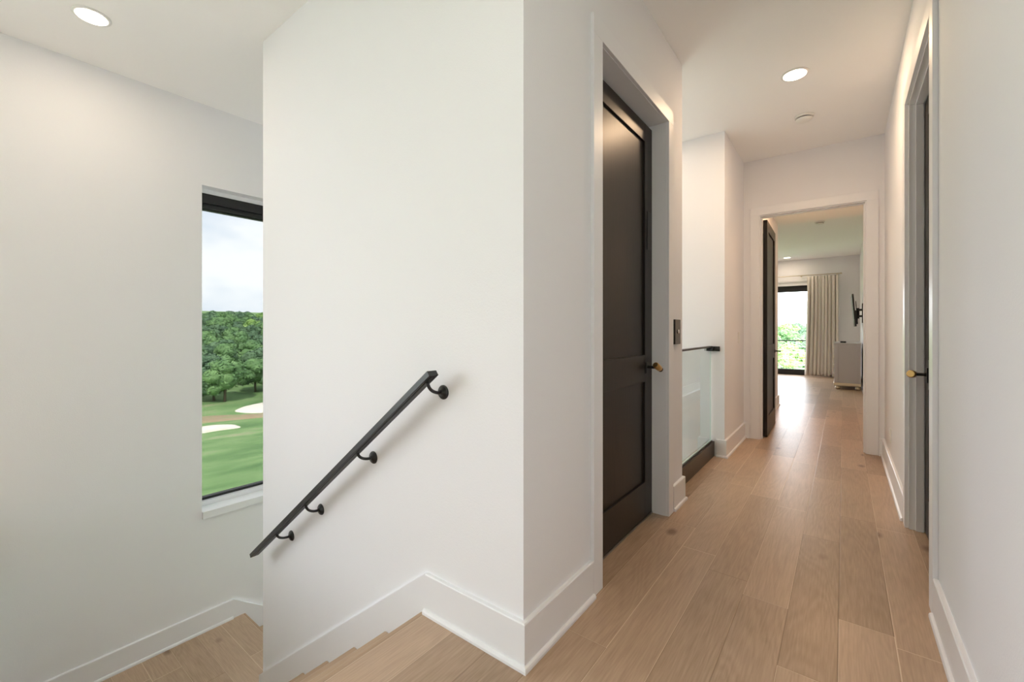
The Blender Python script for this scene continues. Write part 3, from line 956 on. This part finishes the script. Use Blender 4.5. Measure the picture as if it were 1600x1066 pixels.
def ground_patch(name, pts, mat, lift=.12, sub=40):
    P = [Vector(p) for p in pts]; n_ = len(P); ring = []
    for i in range(n_):
        a, b, c_, d = P[i - 1], P[i], P[(i + 1) % n_], P[(i + 2) % n_]
        for k in range(sub // n_ + 3):
            t = k / (sub // n_ + 3)
            q = .5 * ((2 * b) + (c_ - a) * t + (2 * a - 5 * b + 4 * c_ - d) * t * t + (3 * b - a - 3 * c_ + d) * t ** 3)
            ring.append(q)
    cx = sum(ring, Vector((0, 0))) / len(ring)
    m = MB(); L_ = 6
    for l in range(L_ + 1):
        f_ = l / L_
        for q in ring:
            r = cx + (q - cx) * f_
            m.v.append((r.x, r.y, gz(r.x, r.y) + lift * (1 - f_ ** 3) + (.02 if f_ < 1 else -.25)))
    k_ = len(ring)
    for l in range(L_):
        for i in range(k_):
            j = (i + 1) % k_
            m.f.append((l * k_ + i, l * k_ + j, (l + 1) * k_ + j, (l + 1) * k_ + i)); m.sm.append(True)
    return m.build(name, mat)


tag(ground_patch('sand_bunker', [(-78.2, 27.8), (-81, 31), (-82.5, 36), (-80, 43), (-73, 42), (-72, 34), (-72.8, 30), (-75.5, 28)], M['sand'], .5), 'large pale sand bunker at the foot of the wooded hill', 'bunker')
tag(ground_patch('sand_bunker', [(-67.0, 15), (-68.2, 19.5), (-68.4, 23), (-66.9, 24.8), (-65.1, 24.6), (-65.3, 21.5), (-65, 16.5), (-65.8, 14)], M['sand'], .5), 'narrow pale sand bunker nearer on the green grass', 'bunker')
tag(ground_patch('dirt_path', [(-79, 10), (-77.5, 22), (-73.5, 28), (-71.2, 33), (-69.5, 45), (-67.3, 45), (-68.6, 32), (-70, 27), (-72, 20), (-73, 10)], M['dirt'], .22), 'strip of dry brown turf between the two sand bunkers', 'turf')


def tree_mesh(name, mats, hgt, rad, seed, blobs, leaves, leaf=.34):
    rnd = random.Random(seed)
    v = []; f = []; mi = []; sm = []

    def add(vs, fs, m_, s_=True):
        n_ = len(v); v.extend(vs); f.extend(tuple(n_ + i for i in q) for q in fs); mi.extend([m_] * len(fs)); sm.extend([s_] * len(fs))
    # trunk
    t = MB(); t.tube([(0, 0, -.6), (.08, .03, hgt * .25), (-.05, .1, hgt * .6)], rad * .06, 8)
    add(t.v, t.f, 1)
    for k in range(3):
        a = rnd.uniform(0, 6.28); t = MB(); t.tube([(0, 0, hgt * .25), (math.cos(a) * rad * .25, math.sin(a) * rad * .25, hgt * .45), (math.cos(a) * rad * .5, math.sin(a) * rad * .5, hgt * .62)], rad * .03, 6); add(t.v, t.f, 1)
    bm = bmesh.new(); bmesh.ops.create_icosphere(bm, subdivisions=2, radius=1)
    iv = [x.co.copy() for x in bm.verts]; fi = [tuple(q.index for q in x.verts) for x in bm.faces]; bm.free()
    for k in range(blobs):
        if k == 0: c_ = Vector((0, 0, hgt * .55)); r = rad * .62
        else:
            a = rnd.uniform(0, 6.283); e = rnd.uniform(-.8, 1); q = math.sqrt(1 - min(1, abs(e)) ** 2) if abs(e) < 1 else 0
            c_ = Vector((math.cos(a) * q * rad * .62, math.sin(a) * q * rad * .62, hgt * .54 + e * hgt * .30)); r = rad * rnd.uniform(.26, .42)
        vs = []
        ph = rnd.uniform(0, 9)
        for p in iv:
            d_ = 1 + .13 * math.sin(5 * p.x + ph) * math.cos(4 * p.y + ph) + .09 * math.sin(9 * p.z + 2 * ph)
            vs.append(tuple(c_ + Vector((p.x * r * d_, p.y * r * d_, p.z * r * d_ * .85))))
        add(vs, fi, 0)
        for i in range(leaves):
            d_ = Vector((rnd.gauss(0, 1), rnd.gauss(0, 1), rnd.gauss(.25, 1))).normalized()
            p = c_ + Vector((d_.x * r, d_.y * r, d_.z * r * .85)) * rnd.uniform(.95, 1.17)
            nrm = (d_ + Vector((rnd.uniform(-.8, .8), rnd.uniform(-.8, .8), rnd.uniform(-.5, .8)))).normalized()
            u_ = nrm.orthogonal().normalized(); w_ = nrm.cross(u_); a = rnd.uniform(0, 6.28)
            uu = u_ * math.cos(a) + w_ * math.sin(a); ww = nrm.cross(uu); s_ = leaf * rnd.uniform(.6, 1.3)
            add([tuple(p - uu * s_), tuple(p + ww * s_ * .5), tuple(p + uu * s_), tuple(p - ww * s_ * .5)], [(0, 1, 2, 3)], 0, False)
    me = bpy.data.meshes.new(name); me.from_pydata(v, [], f)
    me.polygons.foreach_set('material_index', mi); me.polygons.foreach_set('use_smooth', sm)
    for q in mats: me.materials.append(q)
    return me


kinds = {k: [tree_mesh('tree', [M['leaf_' + k], M['bark']], 8.2, 4.0, s_, 15, 150) for s_ in (11, 12, 13)] for k in ('mid', 'dark', 'light')}
LBL = {('mid', 0): 'mid green broadleaf tree on the wooded hill outside the stair window', ('dark', 0): 'dark green broadleaf tree on the wooded hill outside the stair window',
       ('light', 0): 'yellow green broadleaf tree on the wooded hill outside the stair window',
       ('mid', 1): 'mid green tree in the woodland beyond the bedroom balcony', ('dark', 1): 'dark green tree in the woodland beyond the bedroom balcony',
       ('light', 1): 'pale yellow green tree in the woodland beyond the bedroom balcony'}


def tree(x, y, kind, side, s_=1.0, label=None, top=False):
    o = bpy.data.objects.new('tree', random.choice(kinds[kind])); C.objects.link(o)
    o.location = (x, y, gz(x, y) - .1); o.rotation_euler.z = random.uniform(0, 6.28)
    o.scale = (s_, s_, s_ * random.uniform(.9, 1.1))
    tag(o, label or LBL[kind, side], 'tree', None if label else kind + (' green trees on the hill by the stair window' if not side else ' green trees beyond the balcony'))
    return o


tree(-88, 28.6, 'dark', 0, .92, 'dark rounded tree standing at the foot of the hill left of the large bunker')
rr = 93.0; cnt = 0
while rr < 292:
    half = rr * (.30 if rr < 150 else .20); n_ = max(2, int(2 * half / 7.2))
    for i in range(n_):
        lat = -half + (i + .5) * 2 * half / n_ + random.uniform(-1.6, 1.6)
        an = R(70.6)
        d_ = Vector((-math.sin(an), math.cos(an))); l_ = Vector((math.cos(an), math.sin(an)))
        p = d_ * (rr + random.uniform(-2.5, 2.5)) + l_ * lat
        far = (rr - 93) / 200
        k = random.choices(['mid', 'dark', 'light'], [.5, .25 + .5 * far, .25 * (1 - far)])[0]
        tree(p.x, p.y, k, 0, random.uniform(.85, 1.08)); cnt += 1
    rr += 8.5 + (rr - 93) * .035
rr = 55.0
while rr < 230:
    half = rr * .10; n_ = max(2, int(2 * half / 7.0))
    for i in range(n_):
        lat = -half + (i + .5) * 2 * half / n_ + random.uniform(-1.5, 1.5)
        an = R(5.2)
        d_ = Vector((-math.sin(an), math.cos(an))); l_ = Vector((math.cos(an), math.sin(an)))
        p = d_ * (rr + random.uniform(-2, 2)) + l_ * lat
        far = (rr - 55) / 170
        k = random.choices(['light', 'mid', 'dark'], [.6 * (1 - far) + .1, .35, .1 + .6 * far])[0]
        tree(p.x, p.y, k, 1, random.uniform(.8, 1.15)); cnt += 1
    rr += 8.5
print('trees', cnt)
